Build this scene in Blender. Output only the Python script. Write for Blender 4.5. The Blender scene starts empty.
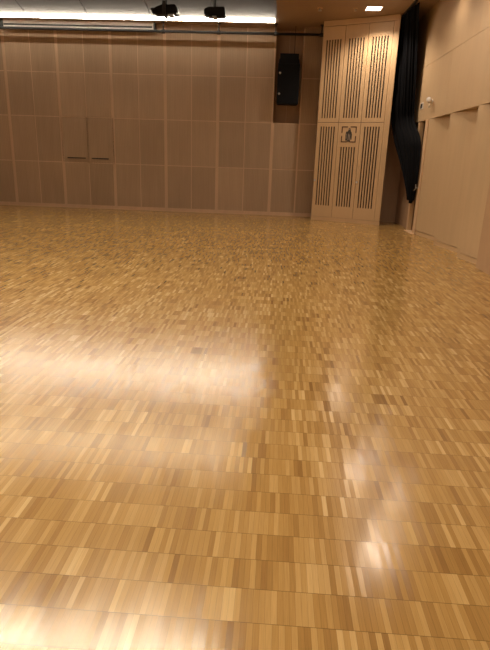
import bpy, bmesh, math, random
from mathutils import Vector, Matrix
random.seed(4)
C = bpy.context.scene.collection
SC = bpy.context.scene

# ------------------------------------------------------------------ helpers
class MB:
    """collects shapes, builds ONE mesh object"""
    def __init__(s): s.bm = bmesh.new()
    def box(s, x0, x1, y0, y1, z0, z1):
        v = [s.bm.verts.new(p) for p in ((x0,y0,z0),(x1,y0,z0),(x1,y1,z0),(x0,y1,z0),(x0,y0,z1),(x1,y0,z1),(x1,y1,z1),(x0,y1,z1))]
        for f in ((3,2,1,0),(4,5,6,7),(0,1,5,4),(1,2,6,5),(2,3,7,6),(3,0,4,7)): s.bm.faces.new([v[i] for i in f])
        return s
    def prism(s, pts, z0, z1):
        """vertical prism on a plan polygon"""
        a = [s.bm.verts.new((x,y,z0)) for x,y in pts]; b = [s.bm.verts.new((x,y,z1)) for x,y in pts]
        n = len(pts)
        s.bm.faces.new(a[::-1]); s.bm.faces.new(b)
        for i in range(n): s.bm.faces.new((a[i],a[(i+1)%n],b[(i+1)%n],b[i]))
        return s
    def slab(s, pts, y0, y1):
        """prism on an (x,z) outline, thickness along y"""
        a = [s.bm.verts.new((x,y0,z)) for x,z in pts]; b = [s.bm.verts.new((x,y1,z)) for x,z in pts]
        n = len(pts)
        s.bm.faces.new(a); s.bm.faces.new(b[::-1])
        for i in range(n): s.bm.faces.new((a[i],b[i],b[(i+1)%n],a[(i+1)%n]))
        return s
    def cyl(s, p, q, r, r2=None, n=16, rings=None):
        p, q = Vector(p), Vector(q); d = (q-p); L = d.length; d.normalize()
        u = d.orthogonal().normalized(); w = d.cross(u)
        st = rings or [(0, r), (1, r if r2 is None else r2)]
        loops = []
        for t, rr in st:
            c = p + d*L*t
            loops.append([s.bm.verts.new(c + (u*math.cos(2*math.pi*i/n) + w*math.sin(2*math.pi*i/n))*rr) for i in range(n)])
        for A, B in zip(loops, loops[1:]):
            for i in range(n): s.bm.faces.new((A[i], A[(i+1)%n], B[(i+1)%n], B[i]))
        s.bm.faces.new(loops[0][::-1]); s.bm.faces.new(loops[-1])
        return s
    def build(s, name, mat, parent=None, bevel=0, smooth=False):
        bmesh.ops.recalc_face_normals(s.bm, faces=s.bm.faces)
        if bevel:
            bmesh.ops.bevel(s.bm, geom=[e for e in s.bm.edges if e.is_manifold and e.calc_face_angle(0) > .6], offset=bevel, segments=2, affect='EDGES', clamp_overlap=True)
        me = bpy.data.meshes.new(name); s.bm.to_mesh(me); s.bm.free()
        if smooth:
            for f in me.polygons: f.use_smooth = True
        me.materials.append(mat)
        o = bpy.data.objects.new(name, me); C.objects.link(o)
        if parent: o.parent = parent
        return o

def thing(name, label, cat, loc=(0,0,0), rz=0, group=None):
    o = bpy.data.objects.new(name, None); C.objects.link(o)
    o.location = loc; o.rotation_euler = (0,0,rz); o.empty_display_size = .1
    return tag(o, label, cat, group)
def tag(o, label=None, cat=None, group=None):
    if label: o['label'] = label
    if cat: o['category'] = cat
    if group: o['group'] = group
    return o
def struct(o): o['kind'] = 'structure'; return o
def dup(root, loc):
    r = root.copy(); C.objects.link(r); r.location = loc
    for ch in root.children:
        c = ch.copy(); C.objects.link(c); c.parent = r
        for g in ch.children:
            d = g.copy(); C.objects.link(d); d.parent = c
    return r

# ------------------------------------------------------------------ materials
class NT:
    def __init__(s, name):
        s.m = bpy.data.materials.new(name); s.m.use_nodes = True
        s.t = s.m.node_tree; s.b = s.t.nodes['Principled BSDF']
    def n(s, typ, **kw):
        x = s.t.nodes.new(typ)
        for k, v in kw.items(): setattr(x, k, v)
        return x
    def l(s, a, b): s.t.links.new(a, b)
    def val(s, sock, v):
        if hasattr(v, 'is_linked') or hasattr(v, 'links'): s.l(v, sock)
        else: sock.default_value = v
    def math(s, op, a, b=0.0, c=None):
        x = s.n('ShaderNodeMath', operation=op)
        s.val(x.inputs[0], a); s.val(x.inputs[1], b)
        if c is not None: s.val(x.inputs[2], c)
        return x.outputs[0]
    def mix(s, fac, a, b, mode='MIX'):
        x = s.n('ShaderNodeMix', data_type='RGBA', blend_type=mode)
        s.val(x.inputs[0], fac); s.val(x.inputs[6], a); s.val(x.inputs[7], b)
        return x.outputs[2]
    def ramp(s, f, stops):
        x = s.n('ShaderNodeValToRGB'); cr = x.color_ramp
        while len(cr.elements) < len(stops): cr.elements.new(.5)
        for e, (p, c) in zip(cr.elements, stops): e.position = p; e.color = (*c, 1)
        s.l(f, x.inputs[0]); return x.outputs[0]

def plain(name, col, rough=.5, metal=0, spec=.5):
    k = NT(name); k.b.inputs['Base Color'].default_value = (*col, 1)
    # faint procedural variation
    nz = k.n('ShaderNodeTexNoise'); nz.inputs['Scale'].default_value = 14
    tc = k.n('ShaderNodeTexCoord'); k.l(tc.outputs['Object'], nz.inputs['Vector'])
    c = k.mix(nz.outputs[0], (*[v*.88 for v in col], 1), (*[min(1, v*1.1) for v in col], 1))
    k.l(c, k.b.inputs['Base Color'])
    k.b.inputs['Roughness'].default_value = rough; k.b.inputs['Metallic'].default_value = metal
    k.b.inputs['Specular IOR Level'].default_value = spec
    return k.m

def wood(name, col, var=.10, rough=.5, island=.0, stripes=0, scale=(9, 9, .9), spec=.35, contrast=.16):
    """veneer with vertical grain in world space"""
    k = NT(name)
    g = k.n('ShaderNodeNewGeometry')
    mp = k.n('ShaderNodeMapping'); mp.inputs['Scale'].default_value = scale
    k.l(g.outputs['Position'], mp.inputs['Vector'])
    n1 = k.n('ShaderNodeTexNoise'); n1.inputs['Scale'].default_value = 1; n1.inputs['Detail'].default_value = 5; n1.inputs['Roughness'].default_value = .6
    k.l(mp.outputs[0], n1.inputs['Vector'])
    n2 = k.n('ShaderNodeTexNoise'); n2.inputs['Scale'].default_value = .8; n2.inputs['Detail'].default_value = 2
    k.l(g.outputs['Position'], n2.inputs['Vector'])
    v = k.math('MULTIPLY_ADD', k.math('SUBTRACT', n1.outputs[0], .5), contrast*2, 1.0)
    v = k.math('MULTIPLY_ADD', k.math('SUBTRACT', n2.outputs[0], .5), var*2, v)
    if island:
        v = k.math('MULTIPLY_ADD', k.math('SUBTRACT', g.outputs['Random Per Island'], .5), island*2, v)
    if stripes:
        sx = k.n('ShaderNodeSeparateXYZ'); k.l(g.outputs['Position'], sx.inputs[0])
        w = k.math('SINE', k.math('MULTIPLY', sx.outputs[0], 2*math.pi/.048))
        v = k.math('MULTIPLY_ADD', w, stripes, v)
    cc = k.n('ShaderNodeVectorMath', operation='SCALE'); cc.inputs[0].default_value = col; k.l(v, cc.inputs['Scale'])
    k.l(cc.outputs[0], k.b.inputs['Base Color'])
    k.b.inputs['Roughness'].default_value = rough; k.b.inputs['Specular IOR Level'].default_value = spec
    return k.m

def emit(name, col, s):
    k = NT(name); k.b.inputs['Base Color'].default_value = (*col, 1)
    k.b.inputs['Emission Color'].default_value = (*col, 1); k.b.inputs['Emission Strength'].default_value = s
    return k.m

M = {}
M['wallpanel'] = wood('perforated_maple', (.385,.275,.188), island=.085, stripes=.05, rough=.6)
M['batten'] = wood('maple_batten', (.56,.40,.275), rough=.55)
M['maple'] = wood('maple_plywood', (.53,.385,.235), var=.08, contrast=.10, rough=.45, scale=(7,7,.7))
M['maple2'] = wood('maple_cabinet', (.57,.40,.235), var=.05, contrast=.06, rough=.45)
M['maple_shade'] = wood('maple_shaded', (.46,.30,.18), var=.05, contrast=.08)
M['maple_edge'] = wood('maple_edge', (.66,.46,.29), rough=.5)
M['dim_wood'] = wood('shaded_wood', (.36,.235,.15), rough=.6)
M['ceil_wood'] = wood('ceiling_wood', (.35,.24,.155), var=.06, contrast=.08, rough=.55, scale=(5,.5,5))
M['ceil_baffle'] = wood('ceiling_baffle', (.046,.029,.026), var=.05, contrast=.05, rough=.6, scale=(5,.5,5))
M['black'] = plain('black_paint', (.012,.013,.016), .45)
M['speaker'] = plain('speaker_black', (.006,.007,.010), .6, 0, .2)
M['grille'] = plain('speaker_grille', (.005,.006,.009), .75, 0, .15)
M['dark'] = plain('slot_dark', (.012,.006,.004), .8)
M['inlay'] = plain('brown_inlay', (.075,.032,.018), .6)
M['steel'] = plain('brushed_steel', (.55,.55,.56), .3, 1)
M['grey'] = plain('grey_housing', (.66,.62,.60), .5)
M['white'] = plain('white_plastic', (.8,.78,.75), .4)
M['figure'] = plain('dark_figure', (.055,.045,.04), .6)
M['figure_light'] = plain('light_figure', (.36,.30,.25), .6)
M['strip'] = emit('light_strip', (1,.89,.70), 80)
M['hall_strip_dim'] = emit('hall_strip_dim', (1,.84,.60), 38)
M['hall_strip'] = emit('hall_strip', (1,.87,.64), 105)
M['downlight'] = emit('downlight_glow', (1,.86,.74), 7)

# curtain cloth
k = NT('black_curtain'); k.b.inputs['Base Color'].default_value = (.003,.0033,.005,1)
k.b.inputs['Roughness'].default_value = .85; 
k.b.inputs['Specular IOR Level'].default_value = .12
M['curtain'] = k.m

# parquet floor: strips 160 x 23 mm laid side by side in rows
k = NT('mosaic_parquet')
g = k.n('ShaderNodeNewGeometry'); sx = k.n('ShaderNodeSeparateXYZ'); k.l(g.outputs['Position'], sx.inputs[0])
v = k.math('DIVIDE', k.math('ADD', sx.outputs[1], .074), .16); row = k.math('FLOOR', v); fv = k.math('FRACT', v)
wn0 = k.n('ShaderNodeTexWhiteNoise', noise_dimensions='1D'); k.l(row, wn0.inputs['W'])
u = k.math('ADD', k.math('DIVIDE', sx.outputs[0], .0229), k.math('MULTIPLY', wn0.outputs['Value'], 7.0)); col = k.math('FLOOR', u); fu = k.math('FRACT', u)
def wn2(a, b):
    cb = k.n('ShaderNodeCombineXYZ'); k.l(a, cb.inputs[0]); k.l(b, cb.inputs[1])
    w = k.n('ShaderNodeTexWhiteNoise', noise_dimensions='2D'); k.l(cb.outputs[0], w.inputs['Vector']); return w
ws = wn2(col, row); wb = wn2(k.math('FLOOR', k.math('DIVIDE', u, 7.0)), row)
tone = k.math('ADD', k.math('MULTIPLY', ws.outputs['Value'], .80), k.math('MULTIPLY', wb.outputs['Value'], .20))
base = k.ramp(tone, [(.0,(.23,.115,.036)), (.12,(.32,.172,.054)), (.35,(.39,.220,.072)), (.62,(.44,.258,.090)), (.84,(.51,.315,.122)), (1.0,(.64,.43,.20))])
mp = k.n('ShaderNodeMapping'); mp.inputs['Scale'].default_value = (260, 9, 1)
cbv = k.n('ShaderNodeVectorMath', operation='MULTIPLY_ADD'); k.l(ws.outputs['Color'], cbv.inputs[0]); cbv.inputs[1].default_value = (3, 3, 3); k.l(g.outputs['Position'], cbv.inputs[2])
k.l(cbv.outputs[0], mp.inputs['Vector'])
ng = k.n('ShaderNodeTexNoise'); ng.inputs['Scale'].default_value = 1; ng.inputs['Detail'].default_value = 4; k.l(mp.outputs[0], ng.inputs['Vector'])
gr = k.math('MULTIPLY_ADD', k.math('SUBTRACT', ng.outputs[0], .5), .42, 1.0)
nb = k.n('ShaderNodeTexNoise'); nb.inputs['Scale'].default_value = .55; nb.inputs['Detail'].default_value = 2; k.l(g.outputs['Position'], nb.inputs['Vector'])
gr = k.math('MULTIPLY_ADD', k.math('SUBTRACT', nb.outputs[0], .5), .16, gr)
jr = k.math('MINIMUM', fv, k.math('SUBTRACT', 1.0, fv)); jc = k.math('MINIMUM', fu, k.math('SUBTRACT', 1.0, fu))
mr = k.math('LESS_THAN', jr, .0095); mc = k.math('LESS_THAN', jc, .030)
dk = k.math('SUBTRACT', 1.0, k.math('MAXIMUM', k.math('MULTIPLY', mr, .50), k.math('MULTIPLY', mc, .30)))
tint = k.n('ShaderNodeVectorMath', operation='MULTIPLY'); k.l(base, tint.inputs[0]); tint.inputs[1].default_value = (.97,1.005,.97)
sc = k.n('ShaderNodeVectorMath', operation='SCALE'); k.l(tint.outputs[0], sc.inputs[0]); k.l(k.math('MULTIPLY', gr, dk), sc.inputs['Scale'])
k.l(sc.outputs[0], k.b.inputs['Base Color'])
# every strip leans a hair differently in the varnish
tv = k.n('ShaderNodeVectorMath', operation='SUBTRACT'); k.l(ws.outputs['Color'], tv.inputs[0]); tv.inputs[1].default_value = (.5,.5,.5)
tm = k.n('ShaderNodeVectorMath', operation='MULTIPLY'); k.l(tv.outputs[0], tm.inputs[0]); tm.inputs[1].default_value = (.03,.018,0)
ta = k.n('ShaderNodeVectorMath', operation='ADD'); k.l(tm.outputs[0], ta.inputs[0]); k.l(g.outputs['Normal'], ta.inputs[1])
tn = k.n('ShaderNodeVectorMath', operation='NORMALIZE'); k.l(ta.outputs[0], tn.inputs[0])
k.l(tn.outputs[0], k.b.inputs['Normal'])
k.l(k.math('MULTIPLY_ADD', wb.outputs['Value'], .04, .17), k.b.inputs['Roughness'])
k.b.inputs['Specular IOR Level'].default_value = .75
M['floor'] = k.m

# ------------------------------------------------------------------ room shell
ZC = 5.05; YB = 16.31; XR = 3.33
struct(MB().box(-9.7, 3.9, -3.2, 17.2, -.1, 0).build('floor', M['floor']))
# right part of the ceiling: flat veneered slab
struct(MB().box(-.25, 3.9, -3.2, 17.2, ZC, ZC+.9).build('ceiling', M['ceil_wood']))
# left part: back border, light slot, tilted baffle, high flat deck
struct(MB().box(-9.7, -.25, 15.86, 17.2, ZC, ZC+.9).build('ceiling_border', M['ceil_wood']))
SL = .33; z1 = ZC+.058; yb0, yb1 = 15.62, 13.4; zt = z1 + (yb0-yb1)*SL
xs = [-9.7, -8.6, -6.93, -5.25, -3.57, -1.89, -.25]
b = MB()
for a, c in zip(xs, xs[1:]):
    vs = [b.bm.verts.new(p) for p in ((a+.012,yb0,z1),(c-.012,yb0,z1),(c-.012,yb1,zt),(a+.012,yb1,zt),(a+.012,yb0,z1+.3),(c-.012,yb0,z1+.3),(c-.012,yb1,zt+.3),(a+.012,yb1,zt+.3))]
    for f in ((3,2,1,0),(4,5,6,7),(0,1,5,4),(1,2,6,5),(2,3,7,6),(3,0,4,7)): b.bm.faces.new([vs[i] for i in f])
struct(b.build('ceiling_baffle', M['ceil_baffle']))
struct(MB().box(-9.7, -.25, 15.5, 15.87, ZC+.121, ZC+.16).build('ceiling_slot', M['dark']))
struct(MB().box(-9.7, -.25, -3.2, 13.42, zt, zt+.2).build('ceiling_deck', M['ceil_baffle']))
struct(MB().box(-9.9, -9.7, -3.2, 17.2, 0, 6).build('wall_left', M['batten']))
struct(MB().box(-9.9, 3.9, -3.4, -3.2, 0, 6).build('wall_front', M['batten']))

# back wall: backing board with a niche, perforated panels, battens showing between them
cols = [-9.50, -7.955, -6.43, -4.885, -3.34, -1.83, -.25]
rows = [.095, 1.33, 2.595, 3.78, ZC+.0]
NX0, NX1, NZ = -.25, .50, 2.60
b = MB()
b.box(-9.7, NX0, YB+.004, YB+.7, 0, ZC); b.box(NX0, NX1, YB+.004, YB+.7, 0, NZ); b.box(NX1, 2.4, YB+.004, YB+.7, 0, ZC)
b.box(NX0, NX1, YB+.46, YB+.7, NZ, ZC)
struct(b.build('wall_back', M['batten']))
b = MB()
def wp(x0, x1, z0, z1, y=YB): b.box(x0, x1, y, y+.02, z0, z1)
for i, (a, c) in enumerate(zip(cols, cols[1:])):
    m = (a+c)/2
    for j, (z0, z1_) in enumerate(zip(rows, rows[1:])):
        if i == 2 and j == 1: continue
        wp(a+.045, m-.014, z0+.012, z1_-.012); wp(m+.014, c-.045, z0+.012, z1_-.012)
for j in (0, 1): wp(NX0+.045, NX1-.014, rows[j]+.012, rows[j+1]-.012)
for j in range(4): wp(NX1+.03, 1.25, rows[j]+.012, rows[j+1]-.012)
struct(b.build('wall_back_panels', M['wallpanel']))
b = MB(); b.box(NX0, NX0+.372, YB+.44, YB+.47, NZ, ZC); b.box(NX0+.380, NX1, YB+.44, YB+.47, NZ, ZC)
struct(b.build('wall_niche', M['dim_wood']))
struct(MB().box(-9.7, 1.2, YB-.03, YB+.012, 0, .085).build('baseboard_back', M['batten'], bevel=.006))
# fine edges of the battens between panel bays
b = MB()
for x in cols[1:]: 
    for d_ in (-.030, .030): b.box(x+d_-.007, x+d_+.007, YB-.001, YB+.013, .1, ZC if x < NX0-.01 else NZ-.01)
struct(b.build('trim_1', M['batten']))
# two hatch doors with slotted pulls
for n, (x0, x1, hx0, hx1) in enumerate(((-6.40, -5.663, -6.29, -5.74), (-5.647, -4.915, -5.56, -5.05))):
    d = struct(MB().box(x0, x1, YB-.0, YB+.018, 1.338, 2.585).build('door_%d' % (n+1), M['wallpanel']))
    MB().box(hx0, hx1, YB-.016, YB-.004, 1.445, 1.475).build('door_handle', M['black'], d)
struct(MB().box(-6.43, -4.885, YB+.004, YB+.0125, 1.333, 2.592).build('trim_2', M['inlay']))

# right wall
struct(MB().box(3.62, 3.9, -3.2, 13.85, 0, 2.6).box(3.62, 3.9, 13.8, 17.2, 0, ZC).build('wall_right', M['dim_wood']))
b = MB()
for y0, y1 in ((-3.2, 2.3), (2.306, 5.8), (5.806, 9.3), (9.306, 12.0), (12.006, 15.705)):
    for z0, z1_ in ((2.59, 3.80), (3.806, ZC)): b.box(XR, 3.9, y0, y1, z0, z1_)
struct(b.build('wall_right_upper', M['maple']))
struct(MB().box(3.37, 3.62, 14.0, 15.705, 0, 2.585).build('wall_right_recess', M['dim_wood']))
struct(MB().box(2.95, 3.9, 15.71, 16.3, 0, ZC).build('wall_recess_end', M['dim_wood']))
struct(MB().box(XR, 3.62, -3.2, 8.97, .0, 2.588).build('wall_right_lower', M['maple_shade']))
# door opening beside the folded panels
struct(MB().box(3.30, 3.40, 13.86, 14.0, 0, 2.56).build('trim_3', M['maple2'], bevel=.006))
d = struct(MB().box(3.56, 3.61, 13.1, 13.98, .012, 2.56).build('door_3', M['dim_wood'], bevel=.004))
MB().cyl((3.55, 13.22, 1.05), (3.50, 13.22, 1.05), .02).cyl((3.505,13.22,1.05),(3.505,13.36,1.05), .012).build('door_handle', M['steel'], d, smooth=True)
struct(MB().box(3.22, 3.56, 13.10, 13.86, 0, .012).build('trim_4', M['maple_edge']))
struct(MB().box(3.30, 3.56, 13.10, 13.34, 0, 2.588).build('trim_5', M['maple_edge'], bevel=.004))

# splayed lower wall panels (each overlaps the next)
PL = ['pale plywood wall panel beside the curtained doorway, farthest of the splayed row',
      'pale plywood wall panel in the middle of the splayed row on the right',
      'pale plywood wall panel nearest the camera in the splayed row']
for (yf, yn), lb in zip(((13.06, 11.52), (11.50, 9.97), (9.95, 8.99)), PL):
    rz = 0; L = yf-yn; dx = .27*L/1.55
    t = thing('wall_panel', lb, 'panel', (3.31, yf, 0), 0, 'splayed plywood panels along the right wall')
    MB().prism([(0,0),(dx,-L),(dx+.03,-L),(.03,0)], .10, 2.585).build('panel_board', M['maple'], t, bevel=.003)
    MB().prism([(.012,-.01),(dx+.012,-L),(dx+.03,-L),(.03,-.01)], 0, .088).build('plinth', M['maple2'], t)

# ------------------------------------------------------------------ corner cabinet with slotted doors
A = Vector((.973, 15.579, 0)); ang = math.atan2(14.723-15.579, 2.753-.973)
cab = thing('corner_cabinet', 'tall angled maple cabinet with vertically slotted doors in the back right corner', 'cabinet', A, ang)
def loc(x, y):
    d = Vector((x, y, 0)) - A; c, s = math.cos(-ang), math.sin(-ang); return (d.x*c - d.y*s, d.x*s + d.y*c)
W = 1.975
MB().prism([(.004,.03),(W-.004,.03),loc(2.90,15.69),loc(1.0,16.27)], .0, 5.04).build('carcass', M['dim_wood'], cab)
MB().box(.004, 1.826, .012, .03, .11, 4.9).build('slot_backing', M['dark'], cab)  # near-black colour stands in for shade inside the shallow slots
MB().box(.0, W, -.008, .03, .0, .104).build('plinth', M['maple2'], cab, bevel=.003)
MB().box(.0, W, -.012, .03, 4.915, 5.045).build('fascia', M['maple2'], cab, bevel=.003)
MB().box(1.83, W, -.012, .03, .108, 4.911).build('side_post', M['maple2'], cab, bevel=.004)
def slotted(x0, x1, z0, z1, s0, s1, sx0, n=6, w=.034, p=.074):
    b = MB(); y0, y1 = -.008, .012
    b.box(x0, x1, y0, y1, z0, s0); b.box(x0, x1, y0, y1, s1, z1)
    x = x0
    for i in range(n):
        b.box(x, sx0+i*p, y0, y1, s0, s1); x = sx0+i*p+w
    b.box(x, x1, y0, y1, s0, s1)
    return b
for i in range(3):
    x0, x1 = .006+i*.609, .606+i*.609
    slotted(x0, x1, 2.604, 4.905, 2.71, 4.60, x0+.10).build('upper_panel', M['maple2'], cab)
    mid = i == 1
    d = slotted(x0, x1, .110, 2.594, .42, 1.985 if mid else 2.497, x0+.10).build('door', M['maple2'], cab)
    if i != 1:
        kx = x0 + (.04 if i == 0 else .03)
        MB().cyl((kx,-.008,1.09), (kx,-.034,1.09), 0, n=14, rings=[(0,.016),(.5,.016),(.6,.03),(1,.026)]).build('knob', M['steel'], d, smooth=True)
    else:
        cx, cz, hw, hh, tk, gp = (x0+x1)/2, 2.30, .205, .20, .026, .035
        b = MB()
        for sx_ in (-1, 1):
            for sz_ in (-1, 1):
                xa, xb = sorted((cx+sx_*gp, cx+sx_*hw)); za, zb = sorted((cz+sz_*hh, cz+sz_*(hh-tk)))
                b = MB(); b.box(xa, xb, -.011, -.007, za, zb)
                xa, xb = sorted((cx+sx_*hw, cx+sx_*(hw-tk))); za, zb = sorted((cz+sz_*gp, cz+sz_*(hh-tk)))
                b.box(xa, xb, -.011, -.007, za, zb).build('emblem_bracket', M['inlay'], d)
        # two standing robed figures side by side
        b = MB()
        def fig(ox, s, m=1):
            pts = [(-.045,-.17),(.03,-.17),(.035,-.12),(.05,-.02),(.055,.05),(.035,.075),(.03,.10),(.022,.135),(0,.15),(-.02,.135),(-.025,.10),(-.04,.07),(-.06,.03),(-.055,-.05)]
            pts = [(cx+ox+m*x*s, cz+z*s) for x, z in pts]
            if m < 0: pts = pts[::-1]
            b.slab(pts, -.0125, -.007)
        fig(.012, 1.08)
        b.slab([(cx-.085,cz-.155),(cx-.045,cz-.155),(cx-.03,cz-.02),(cx-.03,cz+.05),(cx-.055,cz+.085),(cx-.08,cz+.05),(cx-.088,cz-.03)], -.0125, -.007)
        b.slab([(cx+.06,cz-.13),(cx+.085,cz-.13),(cx+.088,cz+.0),(cx+.07,cz+.06),(cx+.058,cz+.0)], -.0125, -.007)
        e = b.build('emblem_figure', M['figure'], d)
        b = MB()
        b.slab([(cx-.015,cz-.15),(cx-.002,cz-.15),(cx+.004,cz+.0),(cx-.012,cz+.03)], -.0135, -.0123)
        b.slab([(cx+.022,cz-.14),(cx+.034,cz-.14),(cx+.038,cz-.02),(cx+.026,cz+.02)], -.0135, -.0123)
        b.slab([(cx+.0,cz+.115),(cx+.022,cz+.115),(cx+.024,cz+.14),(cx+.002,cz+.14)], -.0135, -.0123)
        b.slab([(cx-.07,cz-.12),(cx-.06,cz-.12),(cx-.055,cz+.02),(cx-.066,cz+.02)], -.0135, -.0123)
        b.build('emblem_highlight', M['figure_light'], e)

# ------------------------------------------------------------------ curtain
Lp = [(5.04,2.84,15.12),(4.3,2.82,15.08),(3.5,2.81,15.0),(2.909,2.806,14.9),(2.43,2.911,14.9),(2.063,3.009,14.8),(1.575,3.155,14.5),(1.121,3.255,14.2),(.744,3.275,13.97)]
Rp = [(5.04,2.90,13.6),(4.498,3.10,14.28),(3.477,3.18,14.25),(2.591,3.245,14.26),(2.178,3.27,13.36),(1.591,3.265,13.26),(1.091,3.26,13.26),(.732,3.265,13.40)]
def samp(P, t):
    # t in 0..1 along cumulative z
    n = len(P)-1; x = t*n; i = min(int(x), n-1); f_ = x-i
    return Vector([P[i][j]*(1-f_)+P[i+1][j]*f_ for j in range(3)])
def byz(P, z):
    if z >= P[0][0]: return Vector((P[0][1], P[0][2], z))
    for a, c in zip(P, P[1:]):
        if z >= c[0]:
            f_ = (a[0]-z)/(a[0]-c[0]); return Vector((a[1]*(1-f_)+c[1]*f_, a[2]*(1-f_)+c[2]*f_, z))
    return Vector((P[-1][1], P[-1][2], z))
bm = bmesh.new(); NR, NC = 90, 100; grid = []
for r in range(NR+1):
    t = r/NR; rowv = []
    for c in range(NC+1):
        s = c/NC
        zb = .73 + .05*math.sin(s*9) 
        z = 5.04 + (zb-5.04)*t
        l = sum((byz(Lp, z+q) for q in (-.16,-.08,0,.08,.16)), Vector())/5; rr = sum((byz(Rp, z+q) for q in (-.16,-.08,0,.08,.16)), Vector())/5
        l.z = rr.z = z
        if z > 2.55: rr.x = min(rr.x, 3.29)
        p = l.lerp(rr, s)
        d = (rr-l); d.z = 0; wd = d.length; nrm = Vector((d.y, -d.x, 0)).normalized()
        amp = (1-.8*max(0,(s-.85)/.15))*min(.055, wd*.06) * (1 if wd > .5 else .6)
        ph = s*2*math.pi*11 + .6*math.sin(t*5+s*4)
        off = amp*(math.sin(ph) + .35*math.sin(ph*.37+2*t))
        p = p + nrm*off
        p.x = min(p.x, 3.285)
        rowv.append(bm.verts.new(p))
    grid.append(rowv)
for r in range(NR):
    for c in range(NC): bm.faces.new((grid[r][c], grid[r+1][c], grid[r+1][c+1], grid[r][c+1]))
me = bpy.data.meshes.new('stage_curtain'); bm.to_mesh(me); bm.free(); me.materials.append(M['curtain'])
for f_ in me.polygons: f_.use_smooth = True
cur = bpy.data.objects.new('stage_curtain', me); C.objects.link(cur)
tag(cur, 'black gathered curtain hanging from the ceiling and pulled aside at the right doorway', 'curtain')
sd = cur.modifiers.new('s', 'SOLIDIFY'); sd.thickness = .004
tr = MB().box(2.80, 2.86, 13.5, 15.2, 5.02, 5.05).build('curtain_track', M['black']); tag(tr, 'black ceiling track carrying the black curtain', 'track')
h = MB(); h.cyl((3.305,13.26,1.07),(3.24,13.26,1.07),.014).cyl((3.24,13.26,1.07),(3.22,13.20,1.15),.012).cyl((3.245,13.26,1.07),(3.235,13.36,1.0),.010)
tag(h.build('curtain_hook', M['steel'], smooth=True), 'small silver hook on the doorway post holding back the black curtain', 'hook')

# ------------------------------------------------------------------ wall fittings
t = thing('light_switch', 'small white wall switch with a black rocker near the black curtain', 'switch', (XR, 13.97, 2.935))
MB().box(-.014, 0, -.13, .13, -.075, .075).build('cover_plate', M['white'], t, bevel=.004)
MB().box(-.022, -.012, -.075, .075, -.05, .05).build('rocker', M['black'], t, bevel=.003)
t = thing('wall_sensor', 'white round wall sensor on a short stalk right of the switch', 'sensor', (XR, 13.08, 2.95))
MB().cyl((0,0,0), (-.05,0,0), .05).build('base', M['white'], t, smooth=False)
MB().cyl((-.045,-.0,0), (-.12,-.12,.03), 0, n=18, rings=[(0,.035),(.35,.055),(.9,.055),(1,.04)]).build('sensor_head', M['white'], t, smooth=True)
MB().cyl((-.05,0,-.02), (-.06,0,-.13), .018, n=10).build('stalk', M['white'], t, smooth=True)

# ------------------------------------------------------------------ loudspeaker in the niche
t = thing('loudspeaker', 'large black loudspeaker hanging in the wall niche', 'loudspeaker', (.13, 15.93, 3.07))
b = MB().prism([(-.30,0),(.30,0),(.27,.42),(-.27,.42)], 0, 1.03); b.build('speaker_box', M['speaker'], t, bevel=.012)
b = MB().box(-.275, .275, -.014, .0, .03, 1.0); b.build('grille', M['grille'], t, bevel=.006)
b = MB().slab([(-.285,1.035),(.285,1.035),(.275,1.12),(.255,1.15),(.255,1.275),(-.255,1.275),(-.255,1.15),(-.275,1.12)], .04, .34); b.build('mounting_frame', M['grille'], t, bevel=.006)
for z in (.78, .26):
    MB().cyl((-.235,-.012,z), (-.235,-.04,z), 0, n=14, rings=[(0,.030),(.6,.030),(1,.02)]).build('fixing_knob', M['steel'], t, smooth=True)
MB().cyl((.13-.0,.2,1.27), (.13,.2,1.97), .008, n=8).build('cable', M['black'], t)

# ------------------------------------------------------------------ light strip, casing, pipe rail
t = thing('strip_light', 'long glowing white strip light in the ceiling slot above the back wall', 'light', (-.30, 15.745, ZC+.0))
MB().box(-9.3, 0, -.05, -.035, -.03, .045).build('diffuser', M['strip'], t)
MB().box(-9.31, .01, -.034, .10, -.0285, .12).build('housing', M['grey'], t)  # also an added opaque shield, keeps the strip from lighting the back wall
t = thing('screen_casing', 'pale grey roller screen casing above the left of the back wall', 'casing', (-7.78, 16.13, 4.857))
MB().box(.0, 4.19, -.07, .09, .0, .19).build('housing', M['grey'], t, bevel=.008)
MB().box(.02, 4.15, -.078, -.069, .045, .085).build('slot', M['black'], t)
for x in (-.12, 4.19): MB().box(x, x+(.13 if x < 0 else .045), -.085, .10, -.0, .19).build('end_cap', M['black'], t, bevel=.006)
t = thing('pipe_rail', 'long black pipe rail hanging under the ceiling along the back wall', 'rail', (0, 16.0, 4.815))
MB().cyl((-9.6,0,0), (.98,0,0), .033, n=12).build('pipe', M['black'], t, smooth=True)
for x in (-8.1, -3.31, -1.80, -.27, .955):
    bb = MB().cyl((x,0,0), (x,0,.225), .018, n=8).cyl((x-.045,0,0),(x+.045,0,0), .048, n=12); bb.box(x-.05, x+.05, -.05, .05, .215, .235)
    bb.build('hanger', M['black'], t)
# strips over the middle of the hall (out of the photo, seen mirrored in the floor)
for y, mt in ((12.4, 'hall_strip_dim'), (6.3, 'hall_strip')):
    t = thing('ceiling_strip_light', 'long white strip light on the high ceiling over the hall', 'light', (-.75, y, zt-.07), 0, 'strip lights over the hall')
    MB().box(-7.5, 0, -.07, .07, .0, .02).build('diffuser', M[mt], t)
    MB().box(-7.51, .01, -.09, .09, .02, .07).box(-7.51, .01, .075, .09, -.08, .02).build('housing', M['grey'], t)  # second box: lip added to cut this light off the upper back wall

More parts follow.
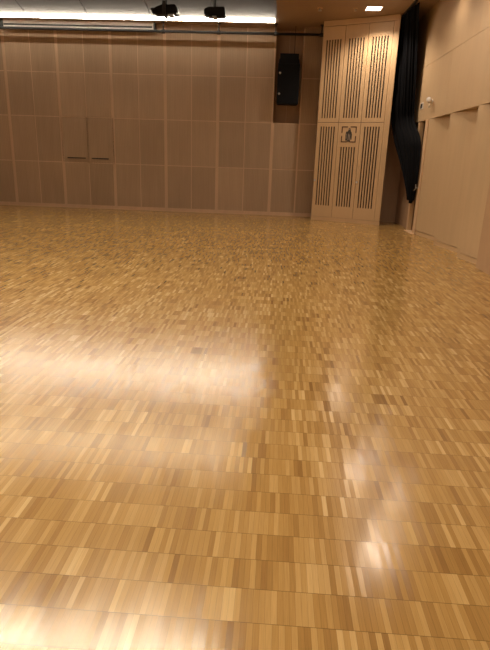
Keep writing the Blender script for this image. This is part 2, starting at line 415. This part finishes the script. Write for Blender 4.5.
# ------------------------------------------------------------------ stage lights on the baffle
def cz_(y): return z1 + (yb0-y)*SL
t = thing('stage_light', 'black angled stage spotlight under the ceiling, left of the two', 'spotlight', (-3.0, 14.9, 5.03))
X = 0
MB().slab([(-.33,-.03),(-.26,.07),(-.10,.13),(.26,.14),(.32,-.0),(.30,-.06),(-.26,-.09)], -.16, .16).build('body', M['speaker'], t, bevel=.02)
MB().cyl((-.29,0,.03), (-.36,0,.0), .07, .085, n=20).build('lens_hood', M['black'], t)
MB().box(-.07, .02, -.19, .19, -.11, -.085).box(-.07,.02,-.20,-.165,-.1,.2).box(-.07,.02,.165,.20,-.1,.2).build('yoke', M['black'], t, bevel=.004)
MB().cyl((0,0,.12), (0,0,cz_(14.9)-5.045), .03, n=10).build('clamp', M['black'], t)
MB().box(.06, .2, -.12, .12, -.105, -.06).build('bracket', M['steel'], t)
t = thing('stage_light', 'black boxy stage spotlight under the ceiling, right of the two', 'spotlight', (-1.78, 14.9, 5.02))
MB().slab([(-.26,-.06),(-.26,.06),(-.16,.115),(.25,.12),(.27,-.09),(-.05,-.10)], -.15, .15).build('body', M['speaker'], t, bevel=.015)
MB().box(-.05, .05, -.17, .17, -.115, -.09).build('yoke', M['steel'], t, bevel=.004)
MB().cyl((-.13,0,-.06), (-.13,0,-.115), .045, n=16).build('lens', M['steel'], t)
MB().cyl((.19,0,-.08), (.19,0,-.115), .035, n=16).build('lens', M['steel'], t)
MB().cyl((0,0,.10), (0,0,cz_(14.9)-5.045), .03, n=10).build('clamp', M['black'], t)

# ------------------------------------------------------------------ downlights and sprinklers
def spot(x, y, z, e, size, col, blend=.6, tgt=None, rad=.04):
    L = bpy.data.lights.new('spot', 'SPOT'); L.energy = e; L.color = col; L.spot_size = math.radians(size); L.spot_blend = blend; L.shadow_soft_size = rad
    o = bpy.data.objects.new('downlight_lamp', L); C.objects.link(o); o.location = (x, y, z)
    if tgt:
        o.rotation_euler = (Vector(tgt)-Vector((x,y,z))).to_track_quat('-Z','Y').to_euler()
    return o
WARM = (1.0, .80, .60)
for n, (x, y) in enumerate(((2.02,14.26),(2.0,10.4),(2.0,8.0),(2.0,3.2))):
    vis = n == 0
    t = thing('downlight', 'square glowing downlight in the wooden ceiling above the corner cabinet' if vis else 'square downlight in the wooden ceiling along the right wall', 'light', (x, y, ZC-.0), 0, None if vis else 'downlights along the right wall')
    MB().box(-.17, .17, -.17, .17, -.012, -.004).build('diffuser', M['downlight'], t)
    b = MB(); 
    for a_ in ((-.20,.20,-.20,-.17),(-.20,.20,.17,.20),(-.20,-.17,-.17,.17),(.17,.20,-.17,.17)): b.box(*a_, -.014, -.0)
    b.build('frame', M['maple_edge'], t)
    spot(x, y, ZC-.03, 270 if n == 0 else 100, 140, WARM, rad=.08)
for (x, y), lb in zip(((.776,14.35),(1.60,14.30)), ('small round ceiling sprinkler left of the glowing downlight', 'tiny round ceiling sprinkler nearest the glowing downlight')):
    t = thing('sprinkler', lb, 'sprinkler', (x, y, ZC), 0)
    s_ = 1 if x < 1 else .6
    MB().cyl((0,0,0), (0,0,-.012), .07*s_, n=20).build('rose', M['maple_edge'], t)
    MB().cyl((0,0,-.01), (0,0,-.06), 0, n=14, rings=[(0,.02*s_),(.6,.02*s_),(.7,.045*s_),(1,.04*s_)]).build('sprinkler_head', M['steel'], t, smooth=True)

for y in (11.7, 9.6):
    t = thing('wall_washer', 'small round wall washer in the ceiling close to the right wall', 'light', (2.72, y, ZC), 0, 'wall washers along the right wall')
    MB().cyl((0,0,.002), (0,0,-.02), .07, n=20).build('frame', M['maple_edge'], t)
    MB().cyl((0,0,-.02), (0,0,-.026), .055, n=20).build('diffuser', M['downlight'], t)
    spot(2.72, y, ZC-.05, 65, 150, WARM, 1.0, rad=.04)
# added soft fill lamp with no fitting behind it, brightens the near floor
def area(x, y, z, sx_, sy_, e, col):
    L = bpy.data.lights.new('area', 'AREA'); L.shape = 'RECTANGLE'; L.size = sx_; L.size_y = sy_; L.energy = e; L.color = col
    o = bpy.data.objects.new('fill_light', L); C.objects.link(o); o.location = (x, y, z); return o
area(-3.2, .6, 5.5, 6.5, 2.0, 350, (1,.84,.64))

w = bpy.data.worlds.new('World'); SC.world = w; w.use_nodes = True
w.node_tree.nodes['Background'].inputs[0].default_value = (.05,.045,.04,1)

# ------------------------------------------------------------------ camera
F, P, R_, Y_ = 534.668, .301526, .033869, -.0517826
f_ = Vector((math.sin(Y_)*math.cos(P), math.cos(Y_)*math.cos(P), -math.sin(P)))
ri = Vector((math.cos(Y_), -math.sin(Y_), 0)); up = ri.cross(f_)
cr, sr = math.cos(R_), math.sin(R_)
rx = ri*cr + up*sr; ux = -ri*sr + up*cr
cd = bpy.data.cameras.new('camera'); cam = bpy.data.objects.new('camera', cd); C.objects.link(cam)
cam.matrix_world = Matrix(((rx.x,ux.x,-f_.x,0),(rx.y,ux.y,-f_.y,0),(rx.z,ux.z,-f_.z,1.6),(0,0,0,1)))
cd.sensor_fit = 'VERTICAL'; cd.sensor_height = 36; cd.sensor_width = 36*490/650; cd.lens = F*36/650
cd.clip_end = 200
SC.camera = cam
SC.view_settings.view_transform = 'Standard'
SC.view_settings.look = 'None'
SC.view_settings.exposure = 0
SC.cycles.max_bounces = 8
SC.cycles.sample_clamp_indirect = 6
